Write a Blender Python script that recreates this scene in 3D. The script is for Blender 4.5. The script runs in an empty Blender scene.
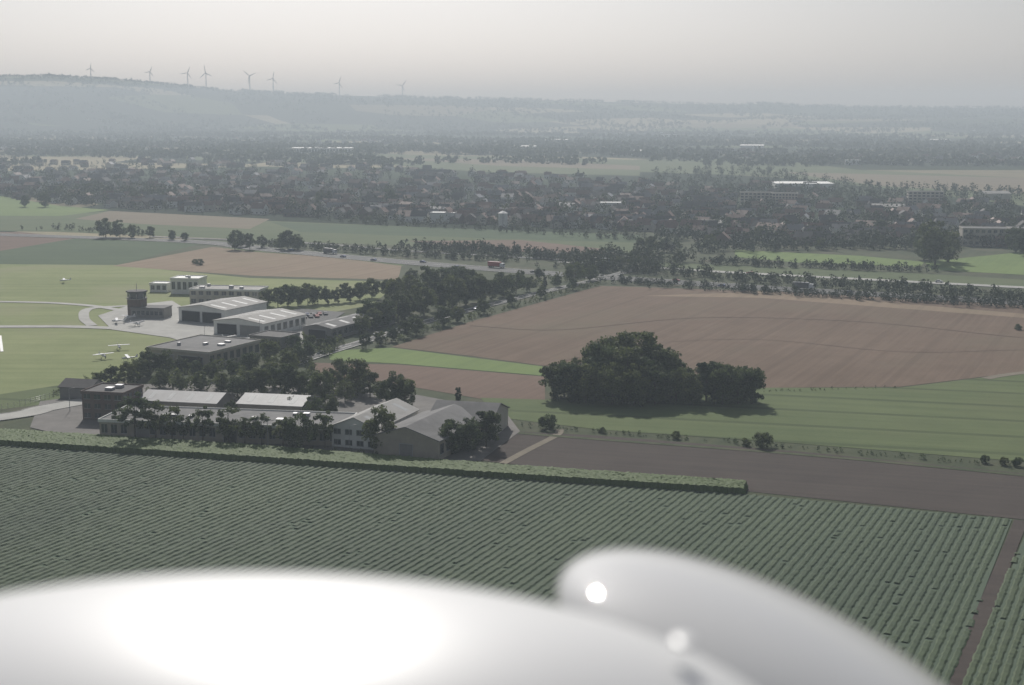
import bpy, math, random
import numpy as np
from mathutils import Vector, Matrix
random.seed(7); rng=np.random.default_rng(7)
scene=bpy.context.scene
scene.view_settings.view_transform='Standard'; scene.view_settings.look='None'; scene.view_settings.exposure=0

# ------------------------------------------------------------------ camera
ALT=100.0; FPX=1024*50/36.0; PITCH=math.atan((342.5-110)/FPX)
cp,sp=math.cos(PITCH),math.sin(PITCH)
cd=bpy.data.cameras.new('camera'); cam=bpy.data.objects.new('camera',cd); scene.collection.objects.link(cam)
cam.location=(0,0,ALT); cam.rotation_euler=(math.pi/2-PITCH,0,0)
cd.lens=50; cd.sensor_width=36; cd.clip_start=0.1; cd.clip_end=80000
cd.dof.use_dof=True; cd.dof.focus_distance=700; cd.dof.aperture_fstop=2.2
scene.camera=cam

def ray(bx,by):
    dx=(bx-512)/FPX; dy=-(by-342.5)/FPX
    return np.array([dx, cp+dy*sp, -sp+dy*cp])
def G(bx,by,z=0.0):
    """survey bearing (measured on the photograph) -> metres on the ground plane"""
    d=ray(bx,by); t=(z-ALT)/d[2]
    return (d[0]*t, d[1]*t)
def MP(by): return ALT/(by-110.0)      # metres per unit bearing at that range

# ------------------------------------------------------------------ terrain
UX=[-3000,-600,0,60,120,180,230,300,400,520,640,720,760,800,900,1024,1600,4000]
UY=[90,84,80,79,82,87,92,94.5,97.5,100,103,105,104,106,107.5,108.5,108,106]
def terr(x,y):
    x=np.asarray(x,float); y=np.asarray(y,float)
    r=np.hypot(x,y); yy=np.maximum(y,1.0)
    u=512+FPX*np.clip(x/yy,-2.5,2.5); u=np.where(y<=1,np.where(x>0,4000,-3000),u)
    top=ALT+(110-np.interp(u,UX,UY))/FPX*9000
    s=np.clip((r-6000)/3000,0,1); s=s*s*(3-2*s)
    rip=22*np.sin(x/900+y/1300)*np.sin(y/500+1.3)*np.clip((r-6100)/1000,0,1)*np.clip((9000-r)/1000,0,1)
    s2=np.clip((r-9000)/8000,0,1)
    return np.where(r<6000,0,top*s+rip-s2*60)

# ------------------------------------------------------------------ materials
def newmat(name):
    m=bpy.data.materials.new(name); m.use_nodes=True
    nt=m.node_tree; b=nt.nodes['Principled BSDF']; return m,nt,b
def N(nt,t,**k):
    n=nt.nodes.new(t)
    for a,v in k.items(): setattr(n,a,v)
    return n
def c4(c): return (c[0],c[1],c[2],1)
def mixc(nt,f,a,b,bt='MIX'):
    m=N(nt,'ShaderNodeMix',data_type='RGBA',blend_type=bt)
    for idx,v in ((0,f),(6,a),(7,b)):
        if hasattr(v,'links'): nt.links.new(v,m.inputs[idx])
        else: m.inputs[idx].default_value=v if idx==0 else c4(v)
    return m.outputs[2]
def math_(nt,op,a,b=None,c=None):
    m=N(nt,'ShaderNodeMath',operation=op)
    for i,v in enumerate((a,b,c)):
        if v is None: continue
        if hasattr(v,'links'): nt.links.new(v,m.inputs[i])
        else: m.inputs[i].default_value=v
    return m.outputs[0]
def noise(nt,vec,scale,detail=4,rough=.55):
    n=N(nt,'ShaderNodeTexNoise'); n.inputs['Scale'].default_value=scale; n.inputs['Detail'].default_value=detail
    n.inputs['Roughness'].default_value=rough
    if vec is not None: nt.links.new(vec,n.inputs['Vector'])
    return n.outputs[0]

def mat_field(name,c1,c2,c3=None,ang=64.7,row=.35,tram=0.0,big=.012,rough=.95):
    m,nt,b=newmat(name)
    tc=N(nt,'ShaderNodeTexCoord').outputs['Object']
    mp=N(nt,'ShaderNodeMapping'); mp.inputs['Rotation'].default_value=(0,0,-math.radians(ang)); nt.links.new(tc,mp.inputs['Vector'])
    ms=N(nt,'ShaderNodeMapping'); ms.inputs['Scale'].default_value=(.025,1,1); nt.links.new(mp.outputs[0],ms.inputs['Vector'])
    A=noise(nt,tc,big,4,.6); S=noise(nt,ms.outputs[0],row,2,.6); Fn=noise(nt,tc,.9,2,.7); Md=noise(nt,tc,.07,3,.6)
    f=math_(nt,'ADD',math_(nt,'MULTIPLY',A,.35),math_(nt,'MULTIPLY',S,.3))
    f=math_(nt,'ADD',f,math_(nt,'MULTIPLY',Fn,.15)); f=math_(nt,'ADD',f,math_(nt,'MULTIPLY',Md,.2))
    f=math_(nt,'MULTIPLY_ADD',f,4.4,-1.7)
    cl=N(nt,'ShaderNodeClamp'); nt.links.new(f,cl.inputs[0])
    col=mixc(nt,cl.outputs[0],c1,c2)
    if c3 is not None:
        B=noise(nt,tc,big*1.7,3,.5); B=math_(nt,'MULTIPLY_ADD',B,5,-2.5); c_=N(nt,'ShaderNodeClamp'); nt.links.new(B,c_.inputs[0])
        col=mixc(nt,math_(nt,'MULTIPLY',c_.outputs[0],.7),col,c3)
    if tram>0:
        sx=N(nt,'ShaderNodeSeparateXYZ'); nt.links.new(mp.outputs[0],sx.inputs[0])
        fr=math_(nt,'FRACT',math_(nt,'DIVIDE',sx.outputs[1],24.0))
        t=math_(nt,'ADD',math_(nt,'LESS_THAN',fr,.03),math_(nt,'GREATER_THAN',fr,.9)); t=math_(nt,'MULTIPLY',t,math_(nt,'ADD',Md,.3))
        col=mixc(nt,math_(nt,'MULTIPLY',t,tram),col,tuple(v*.6 for v in c1))
    nt.links.new(col,b.inputs['Base Color']); b.inputs['Roughness'].default_value=rough
    b.inputs['Specular IOR Level'].default_value=.1
    return m
def mat_plain(name,c,rough=.8,var=.25,scale=.6,metal=0,spec=.3,coat=0):
    m,nt,b=newmat(name)
    tc=N(nt,'ShaderNodeTexCoord').outputs['Object']
    n=math_(nt,'ADD',math_(nt,'MULTIPLY',noise(nt,tc,scale,4,.65),.6),math_(nt,'MULTIPLY',noise(nt,tc,scale*.13,2,.5),.4))
    n=math_(nt,'MULTIPLY_ADD',n,2.4,-.7); cl=N(nt,'ShaderNodeClamp'); nt.links.new(n,cl.inputs[0])
    col=mixc(nt,cl.outputs[0],tuple(v*(1-var) for v in c),tuple(min(v*(1+var*.6),.9) for v in c))
    nt.links.new(col,b.inputs['Base Color']); b.inputs['Roughness'].default_value=rough
    b.inputs['Metallic'].default_value=metal; b.inputs['Specular IOR Level'].default_value=spec
    b.inputs['Coat Weight'].default_value=coat; b.inputs['Coat Roughness'].default_value=.08
    return m
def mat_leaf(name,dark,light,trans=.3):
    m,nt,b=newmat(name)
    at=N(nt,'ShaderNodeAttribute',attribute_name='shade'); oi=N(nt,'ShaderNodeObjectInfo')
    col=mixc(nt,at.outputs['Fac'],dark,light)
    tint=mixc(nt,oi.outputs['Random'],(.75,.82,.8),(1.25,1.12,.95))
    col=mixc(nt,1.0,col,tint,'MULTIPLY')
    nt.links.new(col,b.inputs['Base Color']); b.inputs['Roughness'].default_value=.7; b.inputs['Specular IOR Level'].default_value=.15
    tr=N(nt,'ShaderNodeBsdfTranslucent'); nt.links.new(col,tr.inputs[0])
    mx=N(nt,'ShaderNodeMixShader'); mx.inputs[0].default_value=trans
    nt.links.new(b.outputs[0],mx.inputs[1]); nt.links.new(tr.outputs[0],mx.inputs[2])
    nt.links.new(mx.outputs[0],nt.nodes['Material Output'].inputs['Surface'])
    return m
def mat_ground():
    m,nt,b=newmat('countryside')
    tc=N(nt,'ShaderNodeTexCoord').outputs['Object']
    mp=N(nt,'ShaderNodeMapping'); mp.inputs['Rotation'].default_value=(0,0,.25); mp.inputs['Scale'].default_value=(.55,.7,1); nt.links.new(tc,mp.inputs['Vector'])
    v=N(nt,'ShaderNodeTexVoronoi'); v.inputs['Scale'].default_value=.0034; nt.links.new(mp.outputs[0],v.inputs['Vector'])
    sc=N(nt,'ShaderNodeSeparateColor'); nt.links.new(v.outputs['Color'],sc.inputs[0])
    r=N(nt,'ShaderNodeValToRGB'); r.color_ramp.interpolation='CONSTANT'
    els=[(0,(.022,.034,.02)),(.38,(.04,.06,.03)),(.50,(.028,.042,.022)),(.60,(.13,.16,.075)),(.70,(.25,.22,.15)),(.78,(.03,.045,.025)),(.88,(.36,.32,.22))]
    e=r.color_ramp.elements; e[0].position=0; e[0].color=c4(els[0][1]); e[1].position=els[1][0]; e[1].color=c4(els[1][1])
    for p,c in els[2:]:
        q=e.new(p); q.color=c4(c)
    nt.links.new(sc.outputs[0],r.inputs[0])
    n=noise(nt,tc,.02,5,.75); n=math_(nt,'MULTIPLY_ADD',n,2.5,-.95); cl=N(nt,'ShaderNodeClamp'); nt.links.new(n,cl.inputs[0])
    col=mixc(nt,math_(nt,'MULTIPLY',cl.outputs[0],.5),r.outputs[0],(.03,.045,.025))
    nt.links.new(col,b.inputs['Base Color']); b.inputs['Roughness'].default_value=1; b.inputs['Specular IOR Level'].default_value=.05
    return m

M={}
M['stubble']=mat_field('stubble_soil',(.122,.084,.059),(.18,.13,.095),(.145,.118,.08),ang=64.7,row=.5,tram=.22,big=.007)
M['tan']=mat_field('tan_stubble',(.20,.15,.105),(.27,.205,.145),(.215,.175,.115),tram=.2)
M['redsoil']=mat_field('reddish_soil',(.13,.09,.07),(.185,.13,.10))
M['dark_soil']=mat_field('ploughed_soil',(.056,.046,.041),(.085,.07,.061),ang=-16,row=.4)
M['meadow']=mat_field('meadow_grass',(.082,.112,.046),(.13,.16,.07),(.112,.128,.06),ang=-14,tram=.7,big=.009,row=.2)
M['bright']=mat_field('young_crop',(.125,.18,.065),(.17,.23,.08))
M['airgrass']=mat_field('airfield_grass',(.16,.195,.078),(.255,.28,.13),(.245,.245,.14),ang=0,row=.12,big=.01)
M['dgreen']=mat_field('beet_crop',(.055,.085,.045),(.08,.115,.058),ang=0,tram=.3)
M['farm']=mat_field('distant_crop',(.08,.11,.052),(.125,.145,.075),ang=10,row=.05,big=.004)
M['fartan']=mat_field('distant_stubble',(.16,.135,.1),(.22,.185,.13),ang=10,row=.05,big=.004)
M['rowsoil']=mat_field('crop_row_soil',(.08,.11,.078),(.105,.135,.095))
M['scrub']=mat_field('rough_grass',(.045,.06,.032),(.085,.095,.052),(.11,.10,.07),big=.03,row=.2)
M['asphalt']=mat_plain('asphalt',(.10,.10,.098),.85,.25,.2,spec=.15)
M['concrete']=mat_plain('concrete',(.38,.375,.35),.85,.3,.12,spec=.15)
M['paint']=mat_plain('road_paint',(.75,.75,.72),.6,.1,2)
M['yard']=mat_plain('yard_paving',(.16,.15,.14),.85,.4,.12,spec=.15)
M['track']=mat_plain('dirt_track',(.20,.175,.135),.9,.25,.3,spec=.1)
M['white']=mat_plain('white_render',(.68,.68,.65),.7,.15,.3)
M['cream']=mat_plain('cream_render',(.45,.42,.36),.75,.2,.3)
M['tanwall']=mat_plain('sandstone_render',(.36,.32,.26),.8,.25,.3)
M['brick']=mat_plain('brown_brick',(.15,.11,.095),.85,.3,1.5)
M['greywall']=mat_plain('grey_cladding',(.22,.21,.20),.7,.25,.4)
M['greyroof']=mat_plain('fibre_cement_roof',(.19,.187,.185),.85,.4,.2,spec=.12)
M['darkroof']=mat_plain('dark_roof',(.085,.08,.08),.8,.3,.5,spec=.15)
M['metalroof']=mat_plain('sheet_metal_roof',(.24,.242,.25),.6,.4,.2,spec=.3)
M['hangarroof']=mat_plain('weathered_hangar_roof',(.38,.37,.35),.8,.35,.15,spec=.12)
M['skylight']=mat_plain('skylight_sheet',(.33,.34,.34),.6,.15,.6,spec=.2)
M['whiteroof']=mat_plain('white_roof_and_sun_glint',(.78,.78,.76),.7,.15,.2)
M['redroof']=mat_plain('clay_tile_roof',(.17,.10,.08),.7,.3,.6)
M['glintroof']=mat_plain('glazed_tile_roof',(.16,.155,.16),.35,.3,.6,spec=.6)
M['glass']=mat_plain('window_glass',(.03,.04,.05),.12,.1,.5,spec=.8)
M['dark']=mat_plain('dark_opening',(.025,.025,.027),.8,.1,1)
M['frame']=mat_plain('steel_frame',(.35,.35,.36),.5,.1,1,metal=.3)
M['turb']=mat_plain('turbine_grey_paint',(.34,.35,.36),.6,.1,.1)
M['bark']=mat_plain('bark',(.07,.055,.04),.9,.3,3)
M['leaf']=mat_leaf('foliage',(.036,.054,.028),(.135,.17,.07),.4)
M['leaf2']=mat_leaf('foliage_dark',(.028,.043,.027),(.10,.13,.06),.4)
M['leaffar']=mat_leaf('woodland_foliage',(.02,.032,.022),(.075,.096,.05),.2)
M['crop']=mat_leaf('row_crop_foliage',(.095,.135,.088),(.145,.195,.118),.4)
M['maize']=mat_leaf('maize_foliage',(.105,.15,.055),(.14,.195,.07),.3)
M['carw']=mat_plain('white_car_paint',(.7,.7,.7),.3,.05,1,coat=.6)
M['carr']=mat_plain('red_car_paint',(.35,.03,.03),.3,.05,1,coat=.6)
M['carb']=mat_plain('blue_car_paint',(.04,.07,.2),.3,.05,1,coat=.6)
M['cark']=mat_plain('grey_car_paint',(.12,.12,.13),.3,.05,1,coat=.6)
M['tyre']=mat_plain('tyre_rubber',(.03,.03,.03),.9,.1,3)

# ------------------------------------------------------------------ mesh helpers
def link(o,parent=None):
    scene.collection.objects.link(o)
    if parent is not None: o.parent=parent
    return o
def quads_mesh(name,V,mats,matidx=None,shade=None,smooth=False):
    V=np.asarray(V,np.float32).reshape(-1,3); nf=len(V)//4
    me=bpy.data.meshes.new(name)
    me.vertices.add(len(V)); me.vertices.foreach_set('co',V.ravel())
    me.loops.add(nf*4); me.loops.foreach_set('vertex_index',np.arange(nf*4,dtype=np.int32))
    me.polygons.add(nf); me.polygons.foreach_set('loop_start',np.arange(0,nf*4,4,dtype=np.int32))
    for m in mats: me.materials.append(m)
    if matidx is not None: me.polygons.foreach_set('material_index',np.asarray(matidx,np.int32))
    if shade is not None:
        a=me.attributes.new('shade','FLOAT','POINT'); a.data.foreach_set('value',np.repeat(np.asarray(shade,np.float32),4))
    me.update(calc_edges=True); me.validate()
    return me
def unit(n):
    v=rng.normal(size=(n,3)); return v/np.linalg.norm(v,axis=1)[:,None]
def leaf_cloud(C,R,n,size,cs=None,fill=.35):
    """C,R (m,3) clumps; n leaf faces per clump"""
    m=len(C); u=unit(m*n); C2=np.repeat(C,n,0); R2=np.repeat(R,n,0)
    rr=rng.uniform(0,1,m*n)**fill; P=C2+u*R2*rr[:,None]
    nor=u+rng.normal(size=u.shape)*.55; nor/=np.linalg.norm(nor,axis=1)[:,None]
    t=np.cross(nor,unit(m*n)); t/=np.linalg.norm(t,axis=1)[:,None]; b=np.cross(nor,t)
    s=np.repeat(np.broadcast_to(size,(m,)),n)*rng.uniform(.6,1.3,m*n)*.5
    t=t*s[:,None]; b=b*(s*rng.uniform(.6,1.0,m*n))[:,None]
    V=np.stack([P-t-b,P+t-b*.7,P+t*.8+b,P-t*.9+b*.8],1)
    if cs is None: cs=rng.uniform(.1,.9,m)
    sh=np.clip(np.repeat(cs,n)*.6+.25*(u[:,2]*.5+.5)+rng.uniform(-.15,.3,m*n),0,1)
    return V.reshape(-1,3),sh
def tube(p,q,r0,r1,k=7):
    p=np.array(p,float); q=np.array(q,float); d=q-p; d/=np.linalg.norm(d)
    a=np.cross(d,[.3,.9,.1]); a/=np.linalg.norm(a); b=np.cross(d,a); out=[]
    for i in range(k):
        t0,t1=2*math.pi*i/k,2*math.pi*(i+1)/k
        e0=a*math.cos(t0)+b*math.sin(t0); e1=a*math.cos(t1)+b*math.sin(t1)
        out+= [p+e0*r0,p+e1*r0,q+e1*r1,q+e0*r1]
    return out

def tree_proto(name,H,W,base,nclump,nleaf,ls,leafmat,shape='round'):
    """tapered trunk + limbs + crown of leaf clumps"""
    bark=[]; top=H*.78
    bend=np.array([random.uniform(-.4,.4),random.uniform(-.4,.4),0])
    p0=np.array([0,0,0.]); p1=np.array([0,0,H*.3])+bend*.5; p2=np.array([0,0,top])+bend
    bark+=tube(p0-[0,0,.3],p1,H*.024,H*.017); bark+=tube(p1,p2,H*.017,H*.005)
    C=[];R=[]
    for i in range(nclump):
        u=unit(1)[0]; r=random.uniform(.35,1)**.6
        z=u[2]*r
        if shape=='tall': wz=.75+.25*(-z)
        elif shape=='cone': wz=max(.1,.55-.5*z)
        else: wz=1
        x=np.array([u[0]*r*W/2*wz,u[1]*r*W/2*wz,base+(H-base)*(z+1)/2])
        k=random.uniform(.13,.24)*(1.15-.4*r)
        C.append(x); R.append([W*k,W*k,W*k*.8])
        if i<9 and x[2]>base*.8:
            s=p1+(p2-p1)*random.uniform(.0,.6); s[2]=min(s[2],x[2])
            if np.linalg.norm(x-s)>.3: bark+=tube(s,x,H*.008,H*.002,5)
    C=np.array(C);R=np.array(R)
    C[:,2]=np.minimum(C[:,2],H-R[:,2]*.8)
    V,sh=leaf_cloud(C,R,nleaf,ls)
    A=np.concatenate([np.array(bark),V]); nb=len(bark)//4
    mi=np.concatenate([np.zeros(nb,int),np.ones(len(sh),int)])
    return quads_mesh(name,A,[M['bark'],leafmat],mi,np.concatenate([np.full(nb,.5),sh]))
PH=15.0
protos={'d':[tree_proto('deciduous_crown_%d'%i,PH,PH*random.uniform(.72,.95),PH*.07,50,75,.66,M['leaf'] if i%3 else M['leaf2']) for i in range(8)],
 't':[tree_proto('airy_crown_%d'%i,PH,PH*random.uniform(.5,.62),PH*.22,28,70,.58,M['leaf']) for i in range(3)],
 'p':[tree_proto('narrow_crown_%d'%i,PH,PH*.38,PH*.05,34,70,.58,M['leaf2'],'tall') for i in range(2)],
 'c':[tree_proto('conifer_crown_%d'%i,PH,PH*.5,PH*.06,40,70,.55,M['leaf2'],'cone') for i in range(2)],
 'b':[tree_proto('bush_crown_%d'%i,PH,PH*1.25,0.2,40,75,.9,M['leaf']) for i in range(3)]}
TN={'d':'deciduous_tree','t':'young_deciduous_tree','p':'poplar_tree','c':'conifer_tree','b':'bush'}
def tree(bx,by,hp,kind='d'):
    x,y=G(bx,by); h=hp*MP(by)*1.02
    o=bpy.data.objects.new(TN[kind],random.choice(protos[kind])); s=h/PH
    o.location=(x,y,0); o.rotation_euler=(0,0,random.uniform(0,6.28)); o.scale=(s*random.uniform(.88,1.12),s*random.uniform(.88,1.12),s)
    link(o)

def inpoly(x,y,poly):
    x=np.asarray(x);y=np.asarray(y); ins=np.zeros(x.shape,bool); n=len(poly)
    for i in range(n):
        x0,y0=poly[i];x1,y1=poly[(i+1)%n]
        if y0==y1: continue
        c=((y0>y)!=(y1>y))&(x<(x1-x0)*(y-y0)/(y1-y0)+x0); ins^=c
    return ins
def sample_poly(poly,n):
    xs=[p[0] for p in poly]; ys=[p[1] for p in poly]; out=[]
    while len(out)<n:
        a=rng.uniform(min(xs),max(xs),n*2); b=rng.uniform(min(ys),max(ys),n*2)
        k=inpoly(a,b,poly); out+=list(zip(a[k],b[k]))
    return out[:n]
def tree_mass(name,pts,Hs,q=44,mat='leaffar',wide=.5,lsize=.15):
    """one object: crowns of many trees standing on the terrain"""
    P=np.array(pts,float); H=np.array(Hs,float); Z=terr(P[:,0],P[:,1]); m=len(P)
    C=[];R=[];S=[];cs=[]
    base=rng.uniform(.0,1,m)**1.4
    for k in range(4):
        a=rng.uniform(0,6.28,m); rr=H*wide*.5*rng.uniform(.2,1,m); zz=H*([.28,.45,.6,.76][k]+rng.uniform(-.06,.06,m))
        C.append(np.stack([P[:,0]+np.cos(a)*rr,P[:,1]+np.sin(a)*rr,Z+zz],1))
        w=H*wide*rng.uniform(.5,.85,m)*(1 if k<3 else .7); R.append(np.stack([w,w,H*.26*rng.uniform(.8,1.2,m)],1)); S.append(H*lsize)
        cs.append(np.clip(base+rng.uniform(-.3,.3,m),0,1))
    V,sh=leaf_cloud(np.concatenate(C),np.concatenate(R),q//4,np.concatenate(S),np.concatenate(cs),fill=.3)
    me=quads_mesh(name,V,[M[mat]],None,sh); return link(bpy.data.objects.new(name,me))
def mass_poly(name,poly,n,h0,h1,q=44,mat='leaffar',**k):
    s=sample_poly(poly,n); tree_mass(name,[G(a,b) for a,b in s],h0+(h1-h0)*rng.uniform(0,1,n)**1.3,q,mat,**k)
def mass_line(name,line,n,h0,h1,spread=3,q=44,mat='leaffar',**k):
    L=np.array([G(*p) for p in line]); seg=np.linalg.norm(np.diff(L,axis=0),axis=1); cum=np.r_[0,np.cumsum(seg)]
    t=rng.uniform(0,cum[-1],n); X=np.interp(t,cum,L[:,0])+rng.normal(0,spread,n); Y=np.interp(t,cum,L[:,1])+rng.normal(0,spread,n)
    tree_mass(name,np.stack([X,Y],1),h0+(h1-h0)*rng.uniform(0,1,n)**1.3,q,mat,**k)

zlev=[0.03]
def sheet(name,poly,mat,z=None):
    if z is None: zlev[0]+=.006; z=zlev[0]
    v=[(*G(*p),z) for p in poly]
    me=bpy.data.meshes.new(name); me.from_pydata(v,[],[list(range(len(v)))]); me.update()
    if me.polygons[0].normal.z<0: me.flip_normals()
    me.materials.append(M[mat]); return link(bpy.data.objects.new(name,me))
def smoothline(line,k=8):
    P=[np.array(G(*p)) for p in line]; P=[2*P[0]-P[1]]+P+[2*P[-1]-P[-2]]; out=[]
    for i in range(1,len(P)-2):
        for j in range(k):
            t=j/k; a,b,c,d=P[i-1:i+3]
            out.append(.5*((2*b)+(-a+c)*t+(2*a-5*b+4*c-d)*t*t+(-a+3*b-3*c+d)*t**3))
    out.append(P[-2]); return np.array(out)
def strip_pts(L,w,off=0):
    d=np.gradient(L,axis=0); d/=np.linalg.norm(d,axis=1)[:,None]; n=np.stack([-d[:,1],d[:,0]],1)
    return L+n*(off+w/2),L+n*(off-w/2)
def ribbon(name,line,w,mat,off=0,parent=None,dash=None,z=None,raw=None):
    if z is None: zlev[0]+=.006; z=zlev[0]
    L=raw if raw is not None else smoothline(line)
    a,b=strip_pts(L,w,off); Q=[]
    for i in range(len(L)-1):
        if dash and i%dash[0]>=dash[1]: continue
        Q+=[(*b[i],z),(*b[i+1],z),(*a[i+1],z),(*a[i],z)]
    return link(bpy.data.objects.new(name,quads_mesh(name,Q,[M[mat]])),parent)
def road(name,line,w,mat='asphalt',kerb=True,edge=True):
    L=smoothline(line); e=bpy.data.objects.new(name,None); link(e)
    zlev[0]+=.02; z=zlev[0]
    ribbon('carriageway',line,w,mat,parent=e,z=z,raw=L)
    if edge:
        for o_ in (-w/2+.35,w/2-.35): ribbon('edge_line',line,.2,'paint',off=o_,parent=e,z=z+.006,raw=L)
        ribbon('centre_line',line,.18,'paint',parent=e,z=z+.006,raw=L,dash=(2,1))
    if kerb:
        for sgn in (-1,1):
            a,b=strip_pts(L,.3,sgn*(w/2+.16)); Q=[]
            for i in range(len(L)-1):
                Q+=[(*b[i],z+.12),(*b[i+1],z+.12),(*a[i+1],z+.12),(*a[i],z+.12)]
                for s in (a,b): Q+=[(*s[i],z-.05),(*s[i+1],z-.05),(*s[i+1],z+.12),(*s[i],z+.12)]
            link(bpy.data.objects.new('kerb',quads_mesh('kerb',Q,[M['concrete']])),e)
    return e

# ------------------------------------------------------------------ ground sheet
az=np.concatenate([np.arange(-180,-40,10),np.arange(-40,40,.5),np.arange(40,180,10)])
rad=np.concatenate([[0.5,100,300,700,1500,2500,3500,4400,5200],np.arange(6000,9600,150),np.arange(10000,20000,1000),[24000,30000,40000]])
AZ,RD=np.meshgrid(np.radians(az),rad); X=np.sin(AZ)*RD; Y=np.cos(AZ)*RD; Z=terr(X,Y)
na=len(az); nr=len(rad); V=np.stack([X,Y,Z],-1).reshape(-1,3); Fc=[]
for i in range(nr-1):
    for j in range(na):
        k=(j+1)%na; Fc.append((i*na+j,i*na+k,(i+1)*na+k,(i+1)*na+j))
me=bpy.data.meshes.new('ground'); me.from_pydata(V.tolist(),[],Fc); me.materials.append(mat_ground())
for p in me.polygons: p.use_smooth=True
me.update()
if me.polygons[200].normal.z<0: me.flip_normals()
link(bpy.data.objects.new('ground',me))

# ------------------------------------------------------------------ fields
sheet('rough_ground',[(-300,262),(150,240),(640,232),(1300,262),(1400,560),(1200,900),(-500,900)],'scrub')
sheet('airfield_grass',[(-350,262),(115,265),(250,278),(400,282),(372,305),(300,318),(215,352),(140,372),(60,402),(-350,425)],'airgrass')
sheet('airfield_grass',[(-350,425),(-100,410),(80,382),(95,392),(80,400),(-20,412),(-350,440)],'meadow')
sheet('crop_field',[(-200,252),(0,247),(60,238),(208,242),(118,265),(-200,263)],'dgreen')
sheet('stubble_field',[(-200,233),(20,232),(78,238),(0,251),(-200,254)],'redsoil')
sheet('stubble_field',[(112,266),(212,247),(330,256),(402,264),(398,280),(255,276)],'tan')
sheet('field',[(255,252),(410,262),(402,266),(330,257),(215,247)],'meadow')
sheet('field',[(-300,212),(60,215),(110,211),(270,221),(640,236),(640,260),(500,250),(260,240),(60,232),(-300,226)],'farm')
sheet('field',[(-300,197),(0,196),(60,206),(110,210),(60,216),(-300,215)],'bright')
sheet('stubble_field',[(75,219),(110,211),(270,219),(250,229),(140,224)],'fartan')
sheet('stubble_field',[(408,241),(520,240),(605,249),(600,256),(470,249)],'redsoil')
sheet('field',[(270,222),(640,235),(640,243),(410,236),(300,232)],'dgreen')
sheet('big_stubble_field',[(392,347),(470,322),(600,286),(760,291),(1300,312),(1300,345),(1024,372),(900,387),(765,388),(545,366),(470,356)],'stubble')
sheet('stubble_strip',[(640,296),(760,298),(1024,318),(1300,330),(1300,326),(1024,314),(760,292)],'tan')
sheet('young_crop_strip',[(328,351),(392,348),(545,367),(545,376),(400,364),(330,360)],'bright')
sheet('bare_soil_field',[(312,363),(400,365),(545,377),(545,401),(480,399),(400,385),(318,378)],'redsoil')
sheet('green_field',[(480,398),(545,400),(765,388),(900,388),(1024,373),(1400,345),(1400,500),(1024,462),(800,444),(600,430),(500,418)],'meadow')
sheet('ploughed_field',[(480,430),(600,436),(800,452),(1024,474),(1400,510),(1400,560),(1024,520),(750,492),(500,463),(440,456)],'dark_soil')
sheet('young_crop_strip',[(735,250),(860,256),(925,262),(920,267),(800,263),(735,257)],'bright')
sheet('green_field',[(925,262),(1024,252),(1300,250),(1300,275),(1024,275),(930,270)],'bright')
sheet('green_field',[(640,262),(800,268),(925,274),(1024,280),(1300,290),(1300,294),(1024,288),(800,278),(640,268)],'farm')
sheet('distant_field',[(165,152),(300,151),(420,155),(640,160),(640,176),(480,172),(390,165),(190,160)],'farm')
sheet('distant_field',[(640,160),(760,158),(860,170),(1024,178),(1400,180),(1400,206),(1024,206),(900,190),(760,176),(640,172)],'farm')
sheet('distant_stubble_field',[(780,172),(1024,178),(1400,185),(1400,196),(1024,194),(880,186)],'fartan')
sheet('distant_stubble_field',[(385,158),(520,160),(640,166),(640,170),(500,166)],'fartan')
sheet('distant_stubble_field',[(840,150),(960,150),(1000,155),(880,155)],'fartan')
# foreground crop soil
crop_poly_px=[(-420,430),(0,446),(745,495),(1012,520),(952,672),(900,860),(-420,860)]
sheet('crop_field_soil',crop_poly_px,'rowsoil')
crop2_px=[(1030,523),(1400,563),(1400,900),(905,900),(966,680)]
sheet('crop_field_soil',crop2_px,'rowsoil')
ribbon('farm_track',[(940,720),(962,667),(1021,521)],3.2,'dark_soil')
ribbon('farm_track',[(503,464),(527,451),(556,436),(560,430)],2.6,'track')
ribbon('field_path',[(985,379),(1024,373),(1200,352)],4,'track')
ribbon('field_path',[(500,432),(600,440),(800,455),(1024,476),(1300,505)],2.5,'scrub')
ribbon('wheel_track',[(470,326),(560,330),(700,318),(860,322),(1024,338),(1200,350)],.9,'redsoil')
ribbon('wheel_track',[(545,366),(640,345),(760,340),(900,352),(1024,350)],.6,'redsoil')

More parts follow.
